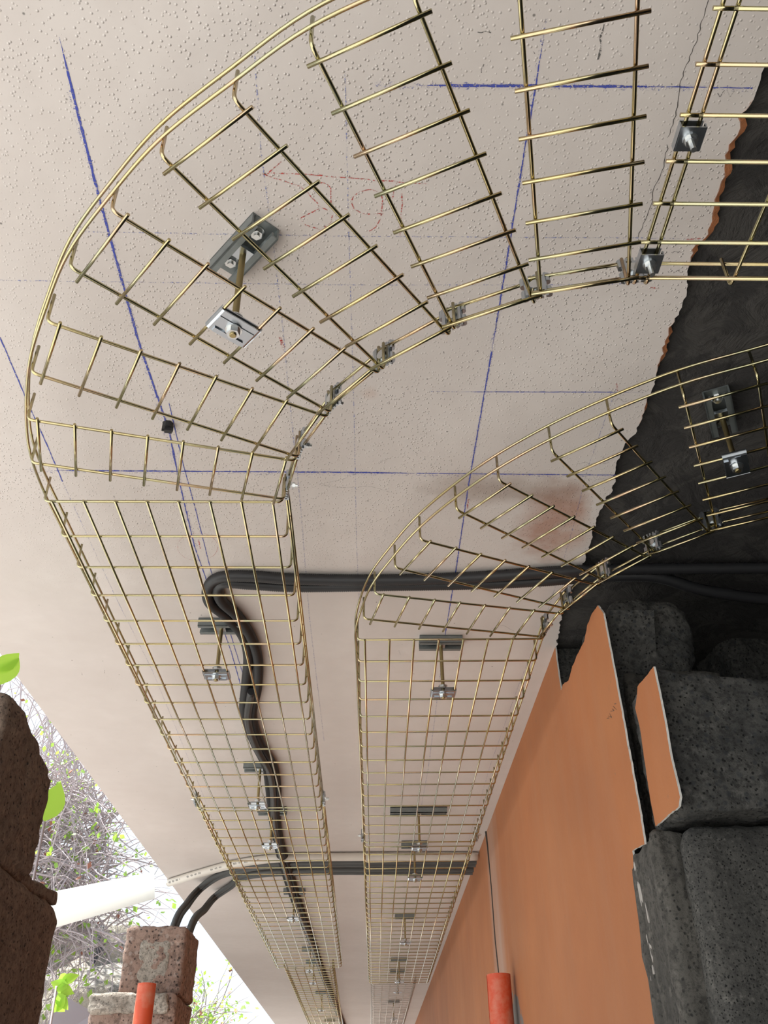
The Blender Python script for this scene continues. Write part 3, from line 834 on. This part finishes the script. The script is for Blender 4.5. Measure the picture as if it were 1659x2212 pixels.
# loose ceiling channel and bolt between two brackets
# ------------------------------------------------------------------ splice clamps
def clamp_meshes():
    mb = MB()                               # local: y along the side, x outwards, z up
    mb.box((0, 0, 0), (.003, .027, .031))
    for k in range(-2, 3): mb.box((0, k * .0062, .0175), (.003, .0034, .006)); mb.box((0, k * .0062, -.0175), (.003, .0034, .006))
    for s in (-1, 1):
        for zc_, zz in ((.011, .009), (-.011, .009)):
            mb.tube([(.001, s * .0145, zc_ - zz / 2 - .002), (.001, s * .0145, zc_ + zz / 2 + .002)], .0040, 8)
        mb.box((-.003, s * .0105, 0), (.0022, .004, .030))
    body = mb.mesh('clamp_body', M_zinc)
    mb = MB()
    n = 12
    xf = Matrix.Rotation(math.radians(90), 4, 'Y')
    mb.prism([(.0070 * math.cos(i * math.pi / 8), .0070 * math.sin(i * math.pi / 8)) for i in range(16)], -.0055, -.0015)
    mb.tube([(0, 0, -.004), (0, 0, .017)], .0029, 10); mb.hexn((0, 0, .0045), .0060, .005); mb.hexn((0, 0, .0105), .0052, .0045, rot=.6)
    return body, mb.mesh('bolt', M_bolt, False, xf)
ME_cb, ME_bt = clamp_meshes()
def splice(label, x, y, z, ang, sc=1.0):
    t = thing('splice_clamp', label, 'clamp', (x, y, z), ang, 'clamps joining the wires of the cable trays')
    t.scale = (sc, sc, sc)
    link('clamp_body', ME_cb, t); link('bolt', ME_bt, t); return t
def inner_pts(segs, x0, y0, ang0, z0):
    prev = (x0 + .3694 * math.cos(ang0), y0 + .3694 * math.sin(ang0), z0, ang0); out = []
    for (x, y, dg, z) in segs:
        a = math.radians(dg); c = (x + .3694 * math.cos(a), y + .3694 * math.sin(a), z, a)
        out.append(((prev[0] + c[0]) / 2, (prev[1] + c[1]) / 2, (prev[2] + c[2]) / 2 + .036, (prev[3] + c[3]) / 2))
        prev = (c[0] + .1 * math.sin(a), c[1] - .1 * math.cos(a), z, a)
    return out, prev
ordn = ['lowest', 'second lowest', 'third', 'fourth', 'fifth', 'sixth']
pts, last = inner_pts(LSEG, LX, LY, 0, ZL)
for k, q in enumerate(pts): splice('small clamp on the left tray inner curve, %s from its foot' % ordn[k], *q)
splice('topmost clamp of the left tray inner curve, beside the square clamp', last[0] + .012, last[1] - .002, last[2] + .036, math.radians(84), 1.0)
pts, last = inner_pts(RSEG, RX, RY, RA, ZR)
for k, q in enumerate(pts[:5]): splice('small clamp on the wall side tray inner curve, %s from its foot' % ordn[k], *q)
splice('small clamp on the right side of the left tray at its first splice', LX + .372, LY + 1.615, ZL + .036, 0)
splice('small clamp on the outer left side of the left tray at its first splice', LX - .022, LY + 1.615, ZL + .036, math.pi)
splice('small clamp on the wall tray left side just before the crossing conduits', RX + .016 - .022, RY + 1.53, ZR + .036, math.pi)
splice('small clamp on the wall side of the wall tray at its splice', RX + .016 + .372, RY + 1.53, ZR + .036, 0)
# flat clamps under the joint of the curve and the tray that enters the opening
def flat_clamp(label, x, y, z):
    t = thing('splice_clamp', label, 'clamp', (x, y, z), 0, 'clamps joining the wires of the cable trays')
    mb = MB(); mb.box((0, 0, -.0034), (.024, .026, .0018)); mb.box((-.0125, 0, .0006), (.0016, .026, .0095)); mb.box((.0125, 0, -.0005), (.0016, .026, .007)); mb.box((0, 0, .0076), (.024, .026, .0014))
    link('clamp_body', mb.mesh('clamp_body', M_zinc), t)
    mb = MB(); mb.prism([(.0075 * math.cos(i * .3927), .0075 * math.sin(i * .3927)) for i in range(16)], -.0062, -.0044)
    mb.hexn((0, 0, -.0082), .0062, .005); mb.tube([(0, 0, -.005), (0, 0, -.022)], .003, 10)
    link('bolt', mb.mesh('bolt', M_bolt), t)
q = at(1496, 296, G[2]); flat_clamp('upper square bolted clamp where the left curve meets the next tray', G[0] - .007, q.y, G[2])
q = at(1413, 566, G[2]); flat_clamp('lower square bolted clamp where the left curve meets the next tray', G[0] - .007, q.y, G[2])

# ------------------------------------------------------------------ conduits
def conduit(name, label, pts, r, m, ribs=True, group='corrugated conduits on the ceiling', n=12):
    c = catmull(pts, 10)
    if ribs:
        c = resample(c, .0022)
        rr = [r * (1 if (i // 1) % 2 else .90) for i in range(len(c))]
    else: c = resample(c, .02); rr = r
    mb = MB(); mb.tube(c, rr, n); o = link(name, mb.mesh(name, m, True)); tag(o, label, 'conduit', group); return o
def near_path(off, r):
    px = [(1300, 1237), (1150, 1246), (1000, 1254), (820, 1258), (640, 1258), (540, 1252), (480, 1252), (460, 1270), (466, 1300), (500, 1330), (532, 1372), (546, 1420), (543, 1480), (536, 1545), (556, 1605), (582, 1655), (590, 1705), (592, 1760), (602, 1820), (622, 1890), (645, 1960), (672, 2030), (700, 2110), (740, 2212)]
    P = [at(x, y, CZ - r - .001) for x, y in px]
    out = []
    for i, q in enumerate(P):
        t = (P[min(i + 1, len(P) - 1)] - P[max(i - 1, 0)]).normalized(); nr = Vector((-t.y, t.x, 0))
        k = off * (1 + .25 * math.sin(i * 1.7))
        out.append(q + nr * k)
    d = out[-1] - out[-2]; out.append(out[-1] + d * 3)
    return out
pa = near_path(.011, .0115); pb = near_path(-.0125, .0115)
conduit('black_conduit', 'black conduit crossing the ceiling straight and turning above the left tray', [Vector((1.6, 1.52, CZ - .012)), Vector((.95, 1.545, CZ - .014)), Vector((.62, 1.555, CZ - .012))] + pa, .0125, M_black)
conduit('black_conduit', 'black conduit that sags inside the dark opening before crossing the ceiling', [Vector((1.6, 1.63, CZ - .035)), Vector((.95, 1.63, CZ - .045)), Vector((.72, 1.60, CZ - .040)), Vector((.60, 1.575, CZ - .020))] + [q + Vector((0, 0, -.002)) for q in pb], .0125, M_black)
pc = [q + Vector((.0, 0, -.017)) for q in [a_ * .5 + b_ * .5 for a_, b_ in zip(pa, pb)]][12:]
conduit('black_conduit', 'black conduit lying under the pair, only along the far part of the left tray', pc, .010, M_black, False)
# clips that hold them
def clip(label, px, py, rz=0.0):
    q = at(px, py, CZ); t = thing('cable_clip', label, 'clip', (q.x, q.y, CZ), rz, 'black plastic cable clips')
    mb = MB(); mb.prism([(.009 * math.cos(i * .785 + .4), .009 * math.sin(i * .785 + .4)) for i in range(8)], -.010, 0); mb.box((.002, 0, -.012), (.012, .008, .010)); mb.box((0, .006, -.006), (.018, .004, .010))
    link('clip_body', mb.mesh('clip_body', M_blackc), t)
clip('lone black plastic clip on the bare ceiling inside the left curve', 363, 915, .2)
clip('black clip at the bend of the black conduits', 461, 1250, .5)
clip('black clip holding the conduits above the left tray', 536, 1548, .1)
clip('black clip at the edge of the torn plaster', 1203, 1232, .1)
# crossing bundle
def cpath(px, z): return [at(x, y, z) for x, y in px]
pv = cpath([(1031, 1850), (900, 1850), (720, 1851), (620, 1853), (560, 1858), (500, 1868), (430, 1887), (365, 1907)], CZ - .018)
pp = conduit('plastic_pipe', 'ivory rigid pipe with grey print crossing the ceiling', pv, .0165, M_pvc, False, 'conduits crossing the ceiling', 16)
mb = MB(); rs = resample(catmull(pv, 10), .0055); random.seed(5)
for i in range(len(rs) - 1):
    if i % 5 in (0, 4): continue
    if rs[i].x < -.42 and rs[i].x > -.85 and (int(-rs[i].x * 28) % 3):
        q = rs[i]; t = (rs[i + 1] - q).normalized()
        nv_ = -q.normalized(); nv_ = (nv_ - t * nv_.dot(t)).normalized(); up_ = nv_.cross(t); d0 = nv_ * .0164 - up_ * .001; k = random.uniform(.003, .006)
        mb.tube([q + d0 + up_ * k * .7, q + d0 - up_ * k * .7 + t * .0015], .0011, 4)
link('printed_text', mb.mesh('printed_text', M_ink), pp)
tails = [[(470, 1890), (430, 1918), (402, 1950)], [(474, 1895), (435, 1922), (408, 1955)], [(496, 1912), (462, 1936), (440, 1962)], [(500, 1916), (466, 1940), (445, 1965)]]
ends = [(374, 1998, 3.75), (381, 2003, 3.78), (411, 2000, 3.80), (415, 2004, 3.82)]
labs = ['topmost dark grey conduit of the crossing bundle, hanging down behind the far pier', 'second dark grey conduit of the crossing bundle', 'third dark grey conduit of the crossing bundle', 'lowest dark grey conduit of the crossing bundle']
for k in range(4):
    y0_ = [1862, 1868, 1879, 1885][k]
    top = cpath([(1030, y0_), (880, y0_ + (k % 2)), (730, y0_), (640, y0_ + 2), (570, y0_ + 5), (520, y0_ + 14)], CZ - .012)
    tl = [at(*tails[k][0], CZ - .013), at(*tails[k][1], CZ - .03)]
    e = aty(ends[k][0], ends[k][1], ends[k][2]); md = aty(tails[k][2][0], tails[k][2][1], (tl[-1].y + ends[k][2]) / 2 + .05)
    conduit('grey_conduit', labs[k], top + tl + [md, e, e + Vector((-.03, -.02, -.25)), e + Vector((-.03, -.02, -.8))], .0105, M_grey_c, True, 'conduits crossing the ceiling', 10)

# ------------------------------------------------------------------ outside
random.seed(11)
# rock face
bm = bmesh.new(); nu, nv = 90, 60; grid = []
for i in range(nu + 1):
    row = []
    for j_ in range(nv + 1):
        u, v = i / nu, j_ / nv
        z = GROUND - .2 + v * 2.85; sb = max(0, u - .93) / .07
        x = -9 + 7.68 * min(u, .93) / .93 - .40 * sb * 2.5 - .10 * v
        y = 6.0 + .3 * v + 2.5 * sb
        q = Vector((x, y, z)); k = noise.fractal(q * .9, 1.0, 2.0, 5) * .35 + noise.fractal(q * 3.1 + Vector((5, 0, 0)), 1.0, 2.0, 4) * .10
        row.append(bm.verts.new((x + k * .3 - .02 * v, y - k, z + (.35 * k if j_ < nv else 0))))
    grid.append(row)
top = [bm.verts.new((row[-1].co.x - 1.5, row[-1].co.y + 4, row[-1].co.z + 1.2)) for row in grid]
for i in range(nu):
    for j_ in range(nv): bm.faces.new((grid[i][j_], grid[i + 1][j_], grid[i + 1][j_ + 1], grid[i][j_ + 1])).smooth = True
    bm.faces.new((grid[i][-1], grid[i + 1][-1], top[i + 1], top[i]))
me = bpy.data.meshes.new('cliff'); me.materials.append(M_rock); bm.to_mesh(me); bm.free()
struct('cliff', me)
# brambles growing over it
def twigs(name, label, n, fx, mat_, leaf_n, seed, cat='bush', lsize=(.02, .05), grp=None):
    random.seed(seed); mb = MB(); lf = MB(); tips = []
    for _ in range(n):
        p0, d0, ln, r0 = fx()
        p = Vector(p0); d = Vector(d0).normalized(); pts = [p.copy()]; k = 7
        ax = Vector((random.uniform(-1, 1), random.uniform(-.3, .3), random.uniform(-1.2, .2)))
        for i in range(k):
            d = (d + ax * .16 + Vector((random.gauss(0, .14), random.gauss(0, .08), random.gauss(0, .14)))).normalized()
            p = p + d * ln / k; pts.append(p.copy()); tips.append(p.copy())
        mb.tube(pts, [r0 * (1 - .8 * i / k) for i in range(k + 1)], 4, cap=False)
    for _ in range(leaf_n):
        q = random.choice(tips) + Vector((random.gauss(0, .03), random.gauss(0, .03), random.gauss(0, .03)))
        s = random.uniform(*lsize); a = Vector((random.gauss(0, 1), random.gauss(0, 1), random.gauss(0, 1))).normalized()
        b = a.orthogonal().normalized(); m_ = 0 if random.random() < .78 else (1 if random.random() < .5 else 2)
        lf.add([q, q + a * s * .5 + b * s * .35, q + a * s, q + a * s * .5 - b * s * .35], [(0, 1, 2, 3)], m_)
    o = thing(name, label, cat, (0, 0, 0), 0, grp)
    tag(link('stems', mb.mesh('stems', mat_, True), o), kind='stuff')
    if leaf_n: tag(link('leaves', lf.mesh('leaves', [M_leaf, M_leafr, M_leafb]), o), kind='stuff')
    return o
def f1():
    z = random.uniform(.95, 1.9); x = random.uniform(-3.6, -1.52 - max(0, z - 1.2) * .30); y = random.uniform(5.4, 6.2)
    return (x, y, z), (random.uniform(-1, 1), random.uniform(-.6, -.1), random.uniform(-.5, 1.0)), random.uniform(.35, .8), random.uniform(.003, .008)
twigs('bramble_thicket', 'dense tangle of dry brambles and leaves on the rock outside', 2600, f1, M_twig, 3600, 21)
def f2():
    x = random.uniform(-5.5, -1.9); z = random.uniform(1.7, 2.3)
    return (x, random.uniform(6.2, 7.2), z), (random.uniform(-.5, .5), -.1, 1), random.uniform(.8, 1.9), random.uniform(.005, .011)
twigs('bare_shrub', 'thin bare shrub branches standing against the white sky', 330, f2, M_twig, 700, 22)
def f3():
    x = random.uniform(-3.0, -1.5); z = random.uniform(.3, 1.2)
    return (x, random.uniform(5.55, 5.9), z), (random.uniform(-.3, .3), -.2, random.uniform(-1, -.2)), random.uniform(.3, .9), random.uniform(.002, .005)
twigs('hanging_creeper', 'thin creeper stems hanging over the pale rock face', 150, f3, M_twig, 420, 23)
def f4():
    x = random.uniform(-3.2, -1.75); z = random.uniform(.4, 1.2)
    return (x, random.uniform(11.5, 12.5), z), (random.uniform(-.6, .9), -.1, .8), random.uniform(.3, .9), random.uniform(.006, .012)
twigs('distant_shrub', 'blue green distant shrub seen low beside the far pier', 420, f4, M_twig, 3000, 24, lsize=(.03, .07))
# white planks across the gap
def plank(label, a, b, hw, Y):
    p0, p1 = aty(*a, Y), aty(*b, Y + .6); d = (p1 - p0); t = d.normalized(); up = Vector((0, 0, 1)); nr = t.cross(up).normalized() * .012; up = nr.cross(t).normalized() * hw
    vs = [p + s * nr + k * up for p in (p0 - t * .5, p1 + t * .02) for s, k in ((-1, -1), (1, -1), (1, 1), (-1, 1))]
    mb = MB(); mb.add(vs, [(3, 2, 1, 0), (4, 5, 6, 7), (0, 1, 5, 4), (1, 2, 6, 5), (2, 3, 7, 6), (3, 0, 4, 7)])
    tag(link('white_plank', mb.mesh('white_plank', M_white)), label, 'plank', 'white planks outside')
plank('upper white plank crossing in front of the brambles', (135, 1947), (325, 1906), .047, 4.3)
plank('lower white plank crossing in front of the brambles', (138, 1976), (325, 1925), .040, 4.2)
pn = [aty(*q, Y_) for q, Y_ in (((92, 2260), 4.6), ((122, 2142), 4.6), ((205, 2188), 4.9), ((205, 2300), 4.9))]
dv = Vector((.05, .5, -.05)); mb = MB(); mb.add(pn + [q + dv for q in pn], [(0, 1, 2, 3), (7, 6, 5, 4), (0, 4, 5, 1), (1, 5, 6, 2), (2, 6, 7, 3), (3, 7, 4, 0)])
M_pan = mat('pale_blue_grey', (.60, .63, .74), .7)
tag(link('stone_slab', mb.mesh('stone_slab', M_pan)), 'pale blue grey slab low behind the bright sapling', 'slab')
# plants close to the piers
def leaf_mesh(s, w_, bend_=.15, n=6):
    mb = MB(); vs = []
    for i in range(n + 1):
        t = i / n; ww = w_ * math.sin(math.pi * (t ** .8)) * (1 - .15 * t)
        for k in (-1, 0, 1): vs.append((k * ww, t * s, -bend_ * s * t * t + abs(k) * .12 * ww))
    fs = []
    for i in range(n):
        for k in range(2): a_ = i * 3 + k; fs.append((a_, a_ + 1, a_ + 4, a_ + 3))
    mb.add(vs, fs); return mb.mesh('leaf', M_leafb, True)
ME_leaf = leaf_mesh(.11, .035)
def sapling(label, root, leafspec):
    lift = root.z - GROUND; root = Vector((root.x, root.y, GROUND)); leafspec = [(p_ + Vector((0, 0, lift)), e_, s_) for p_, e_, s_ in leafspec]
    t = thing('leafy_sapling', label, 'plant', root, 0, 'fresh green plants outside')
    mb = MB(); mb.tube(catmull([(0, 0, 0), (.01, 0, leafspec[0][0].z * .5), leafspec[0][0]], 5), .003, 6); link('stem', mb.mesh('stem', M_twig, True), t)
    for p_, e_, s_ in leafspec:
        o = link('leaf', ME_leaf, t, p_); o.rotation_euler = e_; o.scale = (s_, s_, s_)
r0 = aty(120, 2200, 2.6); random.seed(4)
sp_ = []
for (px, py, ax, s_) in [(122, 2130, 2.2, .45), (132, 2122, 1.2, .42), (140, 2122, -.9, .40), (146, 2134, -1.4, .45), (142, 2150, -2.6, .5), (124, 2146, 2.8, .45), (132, 2134, .2, .4), (116, 2160, 2.4, .45)]:
    q = aty(px, py, 2.6) - r0; sp_.append((q, (math.radians(70) + random.uniform(-.2, .2), ax * .9, random.uniform(-.4, .4)), s_))
sapling('bright yellow green sapling beside the near pier', r0, sp_)
r0 = aty(95, 1800, 1.9); q = aty(96, 1775, 1.9) - r0
sapling('single large bright leaf poking out behind the near pier', r0, [(q, (math.radians(85), .15, .2), .85)])
r0 = aty(-20, 1520, 1.7); q = aty(0, 1480, 1.7) - r0
sapling('green leaf at the left edge of the slab', r0, [(q, (math.radians(80), .2, 0), .7), (aty(-5, 1450, 1.7) - r0, (math.radians(80), .5, .3), .6)])
